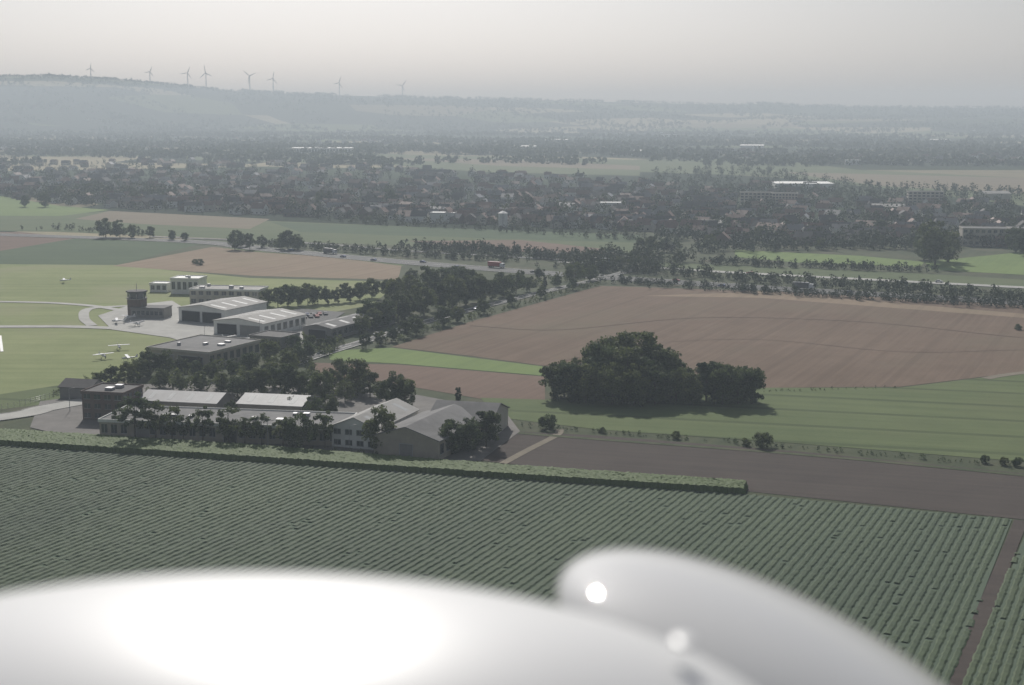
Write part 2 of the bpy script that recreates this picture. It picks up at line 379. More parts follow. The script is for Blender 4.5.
def rows(name,polypx,spacing,h,w,step=1.0,ang=64.7):
    poly=[G(*p) for p in polypx]; a=math.radians(ang); d=np.array([math.cos(a),math.sin(a)]); n=np.array([-d[1],d[0]])
    P=np.array(poly); s0,s1=(P@d).min(),(P@d).max(); n0,n1=(P@n).min(),(P@n).max(); VV=[];SH=[]
    for o in np.arange(n0,n1,spacing):
        s=np.arange(s0,s1,step); c=s[:,None]*d+(o+rng.normal(0,.05,len(s))+.12*np.sin(s/19+o*.3))[:,None]*n
        k=inpoly(c[:,0],c[:,1],poly)&(np.abs(c[:,0])<c[:,1]*.45+25)
        hh=h*rng.uniform(.6,1.3,len(s))*(rng.uniform(0,1,len(s))>.01); ww=w*rng.uniform(.8,1.2,len(s))
        cross=[(-1,.02),(-.55,.85),(.5,1.0),(1,.02)]
        pts=[np.concatenate([c+n*(ww*u)[:,None],(hh*v+zlev[0]+.01)[:,None]],1) for u,v in cross]
        kk=k[:-1]&k[1:]&(hh[:-1]>0); rs=rng.uniform(-.15,.15)
        big=.3*np.sin(c[:-1,0]/31+c[:-1,1]/53)*np.sin(c[:-1,1]/23-c[:-1,0]/47)+.15*np.sin(c[:-1,0]/9-c[:-1,1]/13)
        for i in range(3):
            A,B=pts[i],pts[i+1]
            q=np.stack([A[:-1],A[1:],B[1:],B[:-1]],1)[kk]; VV.append(q.reshape(-1,3)); SH.append(np.clip(rng.uniform(.2,.8,len(q))+rs+big[kk],0,1))
    me=quads_mesh(name,np.concatenate(VV),[M['crop']],None,np.concatenate(SH)); link(bpy.data.objects.new(name,me))
rows('crop_rows',crop_poly_px,1.95,.24,.70)
rows('crop_rows',crop2_px,1.95,.24,.70)

# maize strip
def maize(name,top,bot,h=1.9,nu=620,nv=20):
    T=np.array([G(*p) for p in top]); B=np.array([G(*p) for p in bot])
    def res(L,n):
        s=np.r_[0,np.cumsum(np.linalg.norm(np.diff(L,axis=0),axis=1))]; t=np.linspace(0,s[-1],n); return np.stack([np.interp(t,s,L[:,0]),np.interp(t,s,L[:,1])],1)
    T=res(T,nu);B=res(B,nu); v=np.linspace(0,1,nv)[None,:,None]; XY=T[:,None,:]*(1-v)+B[:,None,:]*v
    XY+=rng.normal(0,.15,XY.shape); Z=h+rng.normal(0,.09,(nu,nv)); Z[:,0]=0;Z[:,-1]=0;Z[0]=0;Z[-1]=0
    XY[:,1]=XY[:,0]+rng.normal(0,.1,(nu,2)); XY[:,-2]=XY[:,-1]+rng.normal(0,.1,(nu,2))
    A=np.concatenate([XY,Z[...,None]],2); q=np.stack([A[:-1,:-1],A[1:,:-1],A[1:,1:],A[:-1,1:]],2).reshape(-1,3)
    me=quads_mesh(name,q,[M['maize']],None,rng.uniform(0,1,len(q)//4)); link(bpy.data.objects.new(name,me))
maize('maize_strip',[(-300,418),(0,434),(250,450),(500,470),(748,487)],[(-300,429),(0,446),(250,462),(500,479),(745,495)])

# ------------------------------------------------------------------ roads
sheet('airfield_apron',[(98,316),(128,306),(172,301),(200,318),(262,320),(300,315),(345,322),(318,345),(262,342),(215,352),(170,338),(112,330)],'concrete')
sheet('factory_yard',[(40,402),(85,396),(130,386),(250,378),(330,380),(420,396),(505,412),(520,432),(480,462),(340,456),(90,442),(30,428)],'yard')
ribbon('taxiway',[(-200,302),(0,302),(80,305),(130,312)],5,'concrete')
ribbon('taxiway',[(-200,327),(0,327),(70,327),(125,329)],7,'concrete')
ribbon('taxiway',[(92,326),(84,318),(90,309),(130,306)],5,'concrete')
ribbon('runway_marking',[(0,336),(2,352)],1.2,'paint')
road('access_road',[(-250,448),(0,418),(45,409),(88,401),(130,393)],10,'concrete',edge=False)
CR=[(240,386),(300,362),(380,337),(430,321),(520,298),(600,279),(640,268)]
road('country_road',CR,6)
road('motorway',[(-300,226),(150,240),(270,250),(400,262),(540,273),(760,288),(1024,303),(1400,326)],20,kerb=False)
road('bypass_road',[(560,262),(700,271),(850,279),(1024,288),(1400,308)],9,'concrete',kerb=False)
road('village_road',[(150,237),(300,243),(420,252),(600,262)],7,kerb=False)
sheet('car_park',[(262,318),(300,309),(345,313),(328,324),(290,326)],'asphalt')

# ------------------------------------------------------------------ buildings
def boxes(name,bl,mat,parent,bev=False):
    v=[];f=[]
    for x0,x1,y0,y1,z0,z1 in bl:
        k=len(v); v+=[(x0,y0,z0),(x1,y0,z0),(x1,y1,z0),(x0,y1,z0),(x0,y0,z1),(x1,y0,z1),(x1,y1,z1),(x0,y1,z1)]
        f+=[(k,k+3,k+2,k+1),(k+4,k+5,k+6,k+7),(k,k+1,k+5,k+4),(k+1,k+2,k+6,k+5),(k+2,k+3,k+7,k+6),(k+3,k,k+4,k+7)]
    me=bpy.data.meshes.new(name); me.from_pydata(v,[],f); me.materials.append(M[mat]); me.update()
    return link(bpy.data.objects.new(name,me),parent)
def poly_obj(name,v,f,mat,parent):
    me=bpy.data.meshes.new(name); me.from_pydata(v,[],f); me.materials.append(M[mat]); me.update()
    return link(bpy.data.objects.new(name,me),parent)
def extr(prof,a0,a1,axis):
    n=len(prof); v=[]
    for a in (a0,a1):
        for p,z in prof: v.append((a,p,z) if axis=='x' else (p,a,z))
    f=[tuple(range(n)),tuple(range(2*n-1,n-1,-1))]+[(i,(i+1)%n,n+(i+1)%n,n+i) for i in range(n)]
    return v,f
def bldg(name,anchor,w,d,h,th=-25.3,roof='flat',rise=2.,wall='white',roofm='greyroof',win=None,swin=None,doors=(),fascia=None,kit=0,skylights=0,base=None):
    x,y=G(*anchor) if base is None else base
    e=bpy.data.objects.new(name,None); link(e); e.location=(x,y,float(terr(x,y))); e.rotation_euler=(0,0,math.radians(th))
    if roof=='flat':
        boxes('walls',[(0,w,0,d,-.3,h)],wall,e)
        boxes('roof',[(-.04,w+.04,-.04,d+.04,h+.003,h+.12)],roofm,e)
        boxes('parapet',[(-.3,w+.3,-.3,-.05,h-.5,h+.5),(-.3,w+.3,d+.05,d+.3,h-.5,h+.5),(-.3,-.05,-.045,d+.045,h-.5,h+.5),(w+.05,w+.3,-.045,d+.045,h-.5,h+.5)],fascia or wall,e)
    else:
        ax='x' if roof=='gable_x' else 'y'; L=d if ax=='x' else w; A=w if ax=='x' else d
        v,f=extr([(0,-.3),(L,-.3),(L,h),(L/2,h+rise),(0,h)],0,A,ax); poly_obj('walls',v,f,wall,e)
        s=rise/(L/2); o=.5
        v,f=extr([(-o,h-o*s+.03),(L/2,h+rise+.03),(L+o,h-o*s+.03),(L+o,h-o*s+.28),(L/2,h+rise+.28),(-o,h-o*s+.28)],-o,A+o,ax); poly_obj('roof',v,f,roofm,e)
        for k in range(skylights):
            t0=A*(k+.35)/skylights; t1=t0+A/skylights*.22
            for sd in (0,1):
                u0,u1=.15*L/2,.8*L/2; P=lambda u,t:( (t,u,h+u*s+.31) if ax=='x' else (u,t,h+u*s+.31)) if sd==0 else ((t,L-u,h+u*s+.31) if ax=='x' else (L-u,t,h+u*s+.31))
                poly_obj('skylight',[P(u0,t0),P(u1,t0),P(u1,t1),P(u0,t1)],[(0,1,2,3)],'skylight',e)
    wl=[];fl=[]
    if win:
        r,c=win; cw=w/c; rh=h/r
        for i in range(r):
            for j in range(c):
                x0=cw*(j+.2);x1=cw*(j+.8);z0=rh*(i+.32);z1=rh*(i+.8)
                if any(x0<D[1] and x1>D[0] and z0<D[2] for D in doors): continue
                wl.append((x0,x1,-.04,.1,z0,z1)); fl.append((x0-.12,x1+.12,-.1,.05,z0-.15,z0-.01)); fl.append(((x0+x1)/2-.05,(x0+x1)/2+.05,-.06,.05,z0,z1))
    if swin:
        r,c=swin; cw=d/c; rh=h/r
        for i in range(r):
            for j in range(c):
                y0=cw*(j+.2);y1=cw*(j+.8);z0=rh*(i+.32);z1=rh*(i+.8)
                wl.append((w-.1,w+.04,y0,y1,z0,z1)); wl.append((-.04,.1,y0,y1,z0,z1)); fl.append((w-.05,w+.1,y0-.1,y1+.1,z0-.15,z0-.01))
    if wl: boxes('windows',wl,'glass',e); boxes('window_sills',fl,'frame',e)
    for D in doors:
        boxes('door_opening',[(D[0],D[1],-.05,.1,0,D[2])],D[3] if len(D)>3 else 'dark',e)
        boxes('door_frame',[(D[0]-.2,D[0],-.12,.1,0,D[2]+.2),(D[1],D[1]+.2,-.12,.1,0,D[2]+.2),(D[0]+.003,D[1]-.003,-.12,.1,D[2]+.003,D[2]+.2)],'frame',e)
    ks=[]
    for k in range(kit):
        a=random.uniform(.1,.85)*w;b_=random.uniform(.15,.8)*d; ks.append((a,a+random.uniform(1,2.5),b_,b_+random.uniform(1,2.5),h+.1,h+random.uniform(.8,1.8)))
    if ks: boxes('roof_vents',ks,'frame',e)
    return e

# control tower
def control_tower():
    x,y=G(127,318); e=bpy.data.objects.new('control_tower',None); link(e); e.location=(x,y,0); e.rotation_euler=(0,0,math.radians(-10))
    boxes('office_block',[(2,19,0,10,-.2,5)],'greywall',e); boxes('office_roof',[(1.7,19.3,-.3,10.3,5.003,5.35)],'greyroof',e)
    boxes('office_windows',[(3+i*2.3,4.6+i*2.3,-.05,.1,1.8,3.6) for i in range(7)],'glass',e)
    boxes('shaft',[(0,7,1,8,-.2,9)],'brick',e)
    def ring(r0,r1,z0,z1,mat,nm,k=8):
        v=[];f=[]
        for r,z in ((r0,z0),(r1,z1)):
            for i in range(k):
                a=2*math.pi*(i+.5)/k; v.append((3.5+r*math.cos(a),4.5+r*math.sin(a),z))
        f=[(i,(i+1)%k,k+(i+1)%k,k+i) for i in range(k)]+[tuple(range(k-1,-1,-1)),tuple(range(k,2*k))]
        poly_obj(nm,v,f,mat,e); return v
    ring(5.0,5.0,9.003,9.5,'greywall','gallery'); ring(4.0,4.7,9.503,12.4,'glass','cab_glazing'); ring(5.2,5.2,12.403,13.0,'darkroof','cab_roof')
    boxes('mullions',[(3.5+4.4*math.cos(2*math.pi*(i+.5)/8)-.1,3.5+4.4*math.cos(2*math.pi*(i+.5)/8)+.1,4.5+4.4*math.sin(2*math.pi*(i+.5)/8)-.1,4.5+4.4*math.sin(2*math.pi*(i+.5)/8)+.1,9.5,12.4) for i in range(8)],'frame',e)
    boxes('antenna',[(3.4,3.6,4.4,4.6,13,16.5)],'frame',e)
    boxes('railing',[(-1.5,8.5,-.5,-.42,10.3,10.4)],'frame',e)
control_tower()
bldg('white_hall',(171,294),16,13,8.5,th=-8,wall='white',roofm='whiteroof',win=(1,5),kit=2)
bldg('white_annex',(150,292),10,9,4.6,th=-8,wall='white',roofm='whiteroof',win=(1,3))
bldg('airport_terminal',(190,305),37,16,8.2,th=-8,wall='cream',roofm='hangarroof',fascia='white',win=(2,9),swin=(2,3),kit=4)
bldg('aircraft_hangar',(179,321),27,34,6.6,roof='gable_y',rise=1.9,wall='white',roofm='hangarroof',doors=((2,12.5,5.2),(14,25,5.2)),skylights=4)
bldg('aircraft_hangar',(214,334),27,34,6.2,roof='gable_y',rise=1.8,wall='white',roofm='hangarroof',doors=((2,12.5,5),(14.5,25,5,'greywall')),skylights=4,swin=(1,7))
bldg('long_hangar',(303,338),15,56,5.0,roof='gable_y',rise=1.4,wall='greywall',roofm='greyroof',doors=((3,12,4.2),),swin=(1,12),skylights=5)
bldg('flat_roof_hangar',(148,364),30,34,6.6,wall='tanwall',roofm='greyroof',doors=((3,13,4.6,'greywall'),(15,27,4.6)),swin=(1,8),kit=4,fascia='cream')
bldg('workshop',(250,346),16,14,4.5,wall='greywall',roofm='darkroof',win=(1,5))
bldg('office_building',(83,420),14.5,14,9.3,th=-12,wall='brick',roofm='darkroof',win=(3,4),swin=(3,4),kit=2)
bldg('long_factory_hall',(100,438),76,21,5.6,th=-9,wall='tanwall',roofm='greyroof',fascia='white',win=(1,24),doors=((12,16,3.6,'greywall'),(40,44,3.6)),kit=9)
bldg('sheet_metal_hall',(140,417),27,15,5.6,th=-12,roof='gable_x',rise=2.0,wall='greywall',roofm='metalroof',skylights=4)
bldg('sheet_metal_hall',(238,420),22,16,5.4,th=-12,roof='gable_x',rise=1.9,wall='greywall',roofm='metalroof',skylights=3)
bldg('white_gabled_hall',(332,447),15,30,6.5,th=-20,roof='gable_y',rise=3.0,wall='white',roofm='hangarroof',win=(2,4),skylights=3)
bldg('gabled_warehouse',(374,455),21,34,6.0,th=-22,roof='gable_y',rise=3.2,wall='tanwall',roofm='greyroof',doors=((8.5,12.5,4.2,'greywall'),),swin=(1,8))
bldg('storage_barn',(428,438),20,22,6.0,th=-14,roof='gable_x',rise=3.6,wall='cream',roofm='greyroof',win=(1,5))
bldg('farm_shed',(60,398),12,10,4,th=-14,roof='gable_x',rise=2,wall='greywall',roofm='darkroof')

bldg('white_warehouse',(290,154),140,90,13,th=2,wall='white',roofm='whiteroof',win=(1,20))
bldg('white_roofed_hall',(776,191),72,60,9,th=-4,wall='white',roofm='whiteroof')
for a,w in (((740,207),34),((772,208),26),((908,206),36)):
    bldg('apartment_block',a,w,14,15,th=-8,wall='cream',roofm='greyroof',win=(5,8),swin=(5,3))
bldg('commercial_building',(962,246),34,20,13,th=-10,wall='cream',roofm='greyroof',win=(3,8),fascia='cream')
bldg('commercial_building',(1000,240),40,20,9,th=-10,wall='greywall',roofm='greyroof',win=(2,8))
for a,w in (((632,155),50),((740,149),60),((845,165),28),((893,165),30),((790,131),60),((805,127),70),((545,143),70),((430,223),22),((520,150),40),((600,212),24),((335,134),60),((930,143),60),((660,137),60),((440,140),50)):
    bldg('distant_hall',a,w,w*.7,9,th=random.uniform(-15,10),wall='white',roofm='whiteroof',roof=random.choice(['flat','gable_x']),rise=2.2)  # plain white roof colour paints the sun glint of distant metal roofs
for a,w in (((690,232),26),((985,200),30),((872,214),30)):
    bldg('distant_hall',a,w,w*.6,7,th=random.uniform(-15,10),wall='cream',roofm='hangarroof',roof='gable_x',rise=2.4)
# white silo
def silo():
    x,y=G(503,227); e=bpy.data.objects.new('white_silo',None); link(e); e.location=(x,y,0)
    for nm,r0,r1,z0,z1,mt in (('drum',4,4,0,12,'white'),('cone_roof',4.3,.5,12,14,'whiteroof')):
        v=[];k=20
        for r,z in ((r0,z0),(r1,z1)): v+=[(r*math.cos(6.2832*i/k),r*math.sin(6.2832*i/k),z) for i in range(k)]
        poly_obj(nm,v,[(i,(i+1)%k,k+(i+1)%k,k+i) for i in range(k)]+[tuple(range(k,2*k))],mt,e)
    boxes('ladder',[(-.3,.3,-4.3,-4.1,0,12)],'frame',e)
silo()

# villages (one object of many small houses)
def village(name,polys):
    v=[];f=[];mi=[]; mats=['white','cream','brick','redroof','darkroof','glintroof','glass']
    for poly,n in polys:
        for a,b in sample_poly(poly,n):
            x,y=G(a,b); z=float(terr(x,y)); t=random.choice([-.2,-.2,1.35,.5,-.6])+random.gauss(0,.08); w=random.uniform(10,18);d=random.uniform(8,11);h=random.uniform(3.5,7);r=random.uniform(3,4.8)
            k=len(v); L=[(0,0,0),(w,0,0),(w,d,0),(0,d,0),(0,0,h),(w,0,h),(w,d,h),(0,d,h),(0,d/2,h+r-.1),(w,d/2,h+r-.1)]
            R=[(-.5,-.6,h-.4),(w+.5,-.6,h-.4),(w+.5,d/2,h+r),(-.5,d/2,h+r),(w+.5,d+.6,h-.4),(-.5,d+.6,h-.4)]
            W=[]
            for q in range(3):
                x0=w*(q+.3)/3; W+=[(x0,-.05,1),(x0+1.3,-.05,1),(x0+1.3,-.05,2.4),(x0,-.05,2.4)]
            ch=[(w*.3,d*.45,h+r-.8),(w*.3+.8,d*.45,h+r-.8),(w*.3+.8,d*.45,h+r+1),(w*.3,d*.45,h+r+1)]
            for p in L+R+W+ch: v.append((x+p[0]*math.cos(t)-p[1]*math.sin(t),y+p[0]*math.sin(t)+p[1]*math.cos(t),z+p[2]))
            wm=random.choice([0,0,1,1,2,2]); rm=random.choice([3,3,3,4,4,4,5])
            for q in [(0,1,5,4),(1,2,6,5),(2,3,7,6),(3,0,4,7),(4,7,8),(5,6,9)]: f.append(tuple(k+i for i in q)); mi.append(wm)
            for q in [(10,11,12,13),(13,12,14,15)]: f.append(tuple(k+i for i in q)); mi.append(rm)
            for q in range(3): f.append(tuple(k+16+q*4+i for i in range(4))); mi.append(6)
            f.append((k+28,k+29,k+30,k+31)); mi.append(2)
    me=bpy.data.meshes.new(name); me.from_pydata(v,[],f)
    for m in mats: me.materials.append(M[m])
    me.polygons.foreach_set('material_index',mi); me.update(); link(bpy.data.objects.new(name,me))
town=[(-60,166),(190,161),(420,171),(640,184),(730,198),(700,238),(600,230),(400,222),(270,217),(110,208),(60,204),(-60,195)]
townR=[(640,200),(760,185),(900,200),(1100,215),(1100,250),(900,244),(720,246)]
village('distant_village_houses',[(town,800),(townR,260),([(0,130),(300,130),(500,142),(640,150),(300,150),(0,152)],300),([(100,200),(420,212),(640,225),(640,232),(400,222),(110,208)],160),([(640,150),(1000,156),(1050,166),(700,160)],90),([(500,122),(1030,120),(1030,134),(500,138)],200)])

# ------------------------------------------------------------------ distant vegetation
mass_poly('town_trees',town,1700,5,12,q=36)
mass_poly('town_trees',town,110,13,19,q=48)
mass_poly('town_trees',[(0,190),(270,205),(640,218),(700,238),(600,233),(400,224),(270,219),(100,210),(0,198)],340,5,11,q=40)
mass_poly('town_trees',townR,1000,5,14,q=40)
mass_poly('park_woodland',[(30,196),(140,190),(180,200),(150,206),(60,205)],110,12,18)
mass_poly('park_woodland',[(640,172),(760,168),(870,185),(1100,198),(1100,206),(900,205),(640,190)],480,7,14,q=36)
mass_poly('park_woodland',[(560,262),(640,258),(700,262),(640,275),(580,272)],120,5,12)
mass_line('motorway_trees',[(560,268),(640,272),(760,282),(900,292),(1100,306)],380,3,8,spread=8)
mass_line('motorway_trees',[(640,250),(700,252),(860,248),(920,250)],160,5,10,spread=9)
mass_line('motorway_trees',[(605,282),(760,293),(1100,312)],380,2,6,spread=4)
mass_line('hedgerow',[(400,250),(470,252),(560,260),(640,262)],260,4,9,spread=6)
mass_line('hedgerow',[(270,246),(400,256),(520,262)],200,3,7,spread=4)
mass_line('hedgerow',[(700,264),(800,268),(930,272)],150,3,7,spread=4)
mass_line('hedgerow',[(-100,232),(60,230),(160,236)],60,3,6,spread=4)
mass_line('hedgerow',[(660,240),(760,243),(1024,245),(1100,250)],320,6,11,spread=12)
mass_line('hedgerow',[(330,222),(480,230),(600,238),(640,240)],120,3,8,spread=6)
mass_line('field_margin_bushes',[(500,425),(600,433),(800,449),(1024,468),(1200,485)],150,.6,1.8,spread=.9,mat='leaf')
mass_line('field_margin_bushes',[(545,402),(765,392),(900,388)],60,.5,1.3,spread=1,mat='leaf')
# far tree belts
pts=[];Hs=[]
for _ in range(400):
    u=random.random(); by=115+ (u**1.0)*52
    if by>156 and random.random()<.6: continue
    bx=random.uniform(-150,1170); ln=random.uniform(30,200)*(1 if by>125 else 1.5); sl=random.uniform(-.01,.03)
    n=int(ln/ (1.8 if by<135 else 2.6)); 
    for i in range(n):
        a=bx-ln/2+ln*i/n; b=by+sl*(a-bx)+random.gauss(0,.3)
        if b<112.5: continue
        x,y=G(a,b); 
        if y>9000 or (y<3400 and 158<b<176 and a>385 and random.random()<.5): continue
        pts.append((x+random.gauss(0,5),y+random.gauss(0,12))); Hs.append(random.uniform(8,17))
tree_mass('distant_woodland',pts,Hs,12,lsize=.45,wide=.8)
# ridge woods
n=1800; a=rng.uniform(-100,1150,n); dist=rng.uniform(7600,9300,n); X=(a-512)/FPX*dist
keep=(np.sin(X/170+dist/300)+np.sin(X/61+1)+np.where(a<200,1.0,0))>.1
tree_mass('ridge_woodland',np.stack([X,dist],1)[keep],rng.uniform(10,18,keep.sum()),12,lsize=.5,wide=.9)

# ------------------------------------------------------------------ nearer trees
T=[ # copse in the fields
(556,398,38),(570,402,42),(586,403,40),(600,396,54),(620,392,60),(642,394,62),(656,396,54),(612,405,42),(634,406,42),(655,405,40),(676,403,36),(690,405,33),(706,402,42),(722,405,42),(738,404,36),(752,404,38),(716,397,36),(575,392,34),(668,399,38),(684,401,34),(594,400,46),(628,400,54),(648,402,48),(608,388,50),(632,388,56),(699,400,34),(730,400,36),(672,394,38),(745,400,34),(564,396,36),
# in front of the factory
(135,441,50,'t'),(156,441,42,'t'),(172,441,38,'t'),(203,443,38,'t'),(228,445,40,'t'),(262,446,34,'t'),(300,449,36),(325,449,40,'t'),(382,453,46),(452,455,36,'d'),(470,452,34),(486,447,38),(458,404,20,'p'),(120,436,30,'t'),(184,442,28,'t'),(245,446,30,'t'),(283,448,32,'t'),
# behind the factory
(97,388,16),(112,388,22),(128,384,22),(150,376,28),(166,374,24),(140,380,22),(180,392,18,'d'),(200,391,20,'d'),(222,392,20,'d'),(235,378,20),(250,374,22),(270,364,24),(285,397,36),(290,372,24),(305,362,22),(322,404,34),(300,398,28),(345,388,24),(357,392,34),(370,398,26),(392,408,38),(405,410,34),(262,396,30),(275,388,26),(248,394,24),(262,352,14),(310,350,16),(320,352,14),(330,350,14),(295,350,16),(340,372,14,'b'),(212,380,18),(160,388,20),(238,400,24),(196,376,16),(182,372,16),(330,392,24),(345,402,22),
(290,418,22),(312,424,28),(232,420,20),(208,418,18),(152,420,18),(128,421,18),(330,418,24),
# along the country road
(362,334,20),(374,330,22),(368,326,26),(385,327,28),(398,323,32),(410,320,30),(424,316,34),(438,311,30),(452,308,34),(466,305,30),(480,302,28),(492,300,22),(504,297,22),(516,294,22),(530,292,16),(545,289,15,'p'),(575,284,22),(590,281,16),(556,287,12),
(392,342,16),(404,338,18),(417,335,20),(443,326,20),(457,322,16),(484,314,16),(512,306,14),(541,298,12),(572,290,12),(380,345,14),(366,349,16),
(395,305,28),(410,301,26),(426,298,32),(446,296,28),(464,295,30),(476,294,22),(388,300,22),(500,288,16),(520,283,13),(540,280,13),(430,285,16),(452,283,18),(412,284,16),
# car park rows
(268,306,18),(278,307,20),(288,306,22),(298,306,20),(308,305,22),(318,304,18),(328,304,18),(338,303,16),(350,302,16),(360,300,18),(372,298,20),(345,296,14),(272,328,14,'t'),(242,330,14,'c'),
# others
(935,265,44),(948,262,30),(924,260,28),(1016,252,24),(1026,256,26),(652,254,18),(664,252,14),(640,250,13),(288,250,20),(298,250,16),(280,249,14),(106,238,20),(120,238,18),(132,238,14),(150,238,12),(235,250,20),(250,250,17),(242,247,14),(262,248,13),(710,248,14),(760,240,14),(820,250,12),(880,248,13),(602,272,13),(620,268,12),(1010,247,18),(880,236,16),(730,232,16),(330,208,20,'p'),(322,208,18),(390,205,16),(155,180,10,'p'),(25,207,12),(45,207,14),
(200,265,6,'b'),(195,264,5,'b'),(172,240,10),(185,241,9),
(549,429,15,'b'),(763,447,15,'b'),(746,446,8,'b'),(985,463,8,'b'),(1004,465,8,'b'),(1017,466,9,'b'),(676,439,8,'b'),(602,433,6,'b'),(1018,330,6,'b')]
for t in T: tree(*t)
mass_poly('shrubbery',[(100,375),(170,366),(260,368),(330,372),(400,398),(330,400),(250,398),(140,392)],160,2,6,mat='leaf')
mass_poly('shrubbery',[(255,345),(300,342),(350,335),(340,352),(300,368),(240,366)],80,2,5,mat='leaf')
mass_poly('shrubbery',[(360,322),(480,292),(600,272),(600,280),(500,298),(380,328)],130,2,6,mat='leaf')
mass_poly('copse_undergrowth',[(552,400),(600,392),(700,394),(760,400),(755,406),(600,408),(560,404)],110,1.5,5,mat='leaf2')
mass_line('roadside_shrubs',[(360,352),(395,342),(470,319),(600,285)],120,1.5,4,spread=1.6,mat='leaf')
mass_line('boundary_hedge',[(95,443),(340,453),(420,458),(500,440)],120,.8,1.8,spread=.6,mat='leaf')
mass_line('boundary_hedge',[(50,396),(100,378),(140,368)],60,1,2.6,spread=1,mat='leaf')

# ------------------------------------------------------------------ wind turbines
def turbine(bx,dist,hub,rot,yaw):
    x=(bx-512)/FPX*dist; e=bpy.data.objects.new('wind_turbine',None); link(e); e.location=(x,dist,float(terr(x,dist))); e.rotation_euler=(0,0,yaw)
    link(bpy.data.objects.new('tower',quads_mesh('tower',tube((0,0,-5),(0,0,hub),3.4,1.9,10),[M['turb']])),e)
    boxes('nacelle',[(-2.2,2.2,-4,7,hub-1.8,hub+2.4)],'turb',e)
    q=[]; R=hub*.52
    for k in range(3):
        a=rot+k*2.094; u=np.array([math.cos(a),0,math.sin(a)]); w=np.array([-math.sin(a),0,math.cos(a)]); c=np.array([0,-5.2,hub])
        for s0,s1,w0,w1 in ((0,.2,1.0,3.0),(.2,.6,3.0,2.2),(.6,1,2.2,.7)):
            for yo in (0,.5): q+=[c+u*R*s0-w*w0+[0,yo,0],c+u*R*s1-w*w1+[0,yo,0],c+u*R*s1+w*w1*.5+[0,yo,0],c+u*R*s0+w*w0*.5+[0,yo,0]]
    link(bpy.data.objects.new('rotor_blades',quads_mesh('rotor_blades',q,[M['turb']])),e)
    link(bpy.data.objects.new('hub',quads_mesh('hub',tube((0,-6.5,hub),(0,-3.5,hub),.8,2.2,10),[M['turb']])),e)
for i,(bx,dist,hub) in enumerate(((92,8800,66),(150,8600,66),(187,8500,80),(205,8300,92),(248,8500,94),(271,8500,84),(336,8500,74),(398,8400,74))):
    turbine(bx+6,dist,hub,random.uniform(0,2),random.uniform(-.5,.5))

# ------------------------------------------------------------------ vehicles and aircraft
def car_at(x,y,th,paint='carw',kind='car'):
    e=bpy.data.objects.new(kind,None); link(e); e.location=(x,y,zlev[0]+.01); e.rotation_euler=(0,0,th)
    if kind=='car':
        L,Wd=4.4,1.8
        prof=[(0,.35),(L,.35),(L,.85),(L-1.0,.95),(L-1.7,1.45),(1.1,1.48),(.25,1.0),(0,.9)]
        v,f=extr([(p[0],p[1]) for p in prof],0,Wd,'y'); poly_obj('body',v,f,paint,e)
        v,f=extr([(L-1.12,.98),(L-1.68,1.38),(1.15,1.4),(.5,1.03)],-.02,Wd+.02,'y'); poly_obj('side_windows',v,f,'glass',e)
        boxes('bumpers',[(-.08,.1,.1,Wd-.1,.3,.55),(L-.1,L+.08,.1,Wd-.1,.3,.55)],'tyre',e); ax=(.85,L-.85); r=.34
    else:
        L,Wd=12,2.5
        boxes('cargo_box',[(0,9.2,0,Wd,1.1,3.8)],paint,e); boxes('chassis',[(.2,11.8,.3,Wd-.3,.6,1.08)],'tyre',e)
        v,f=extr([(9.5,.7),(12,.7),(12,1.9),(11.7,3.1),(9.5,3.2)],.05,Wd-.05,'y'); poly_obj('cab',v,f,'carw' if paint!='carw' else 'carb',e)
        boxes('windscreen',[(11.6,12.03,.3,Wd-.3,2.0,2.9)],'glass',e); ax=(1.5,2.8,10.6); r=.5
    q=[]
    for a in ax:
        for yy in (0,Wd):
            q+=tube((a,yy-.12,r),(a,yy+.12,r),r,r,12)
            for s in (-.12,.12): 
                q+=tube((a,yy+s,r),(a,yy+s*1.01,r),r,.02,12)
    link(bpy.data.objects.new('wheels',quads_mesh('wheels',q,[M['tyre']])),e)
def on_line(line,offs,ts,kinds):
    L=smoothline(line)
    for t,o,(p,k) in zip(ts,offs,kinds):
        i=int(t*(len(L)-2)); d=L[i+1]-L[i]; d/=np.linalg.norm(d); n=np.array([-d[1],d[0]]); q=L[i]+n*o
        car_at(q[0],q[1],math.atan2(d[1],d[0])+(math.pi if o<0 else 0),p,k)
pc=['carb','carr','carb','cark','carw','cark']
ml=[(270,250),(400,262),(540,273),(760,288),(1024,303)]
on_line(ml,[random.choice([-6,-3,3,6]) for _ in range(14)],[(i+.5+random.uniform(-.3,.3))/14 for i in range(14)],[(random.choice(pc),'truck' if i%5==1 else 'car') for i in range(14)])
on_line(CR,[1.6,-1.6],[.35,.6],[('cark','car'),('carb','car')])
on_line([(560,262),(700,271),(850,279),(1024,288)],[2,-2,2],[.1,.5,.9],[('carw','truck'),('carr','car'),('carw','car')])
bx0,by0=G(275,321)
for i in range(16):
    if i in (4,11): continue
    car_at(bx0+i%8*2.9+(i//8)*3,by0+i%8*1.2+(i//8)*9,1.9,random.choice(pc))
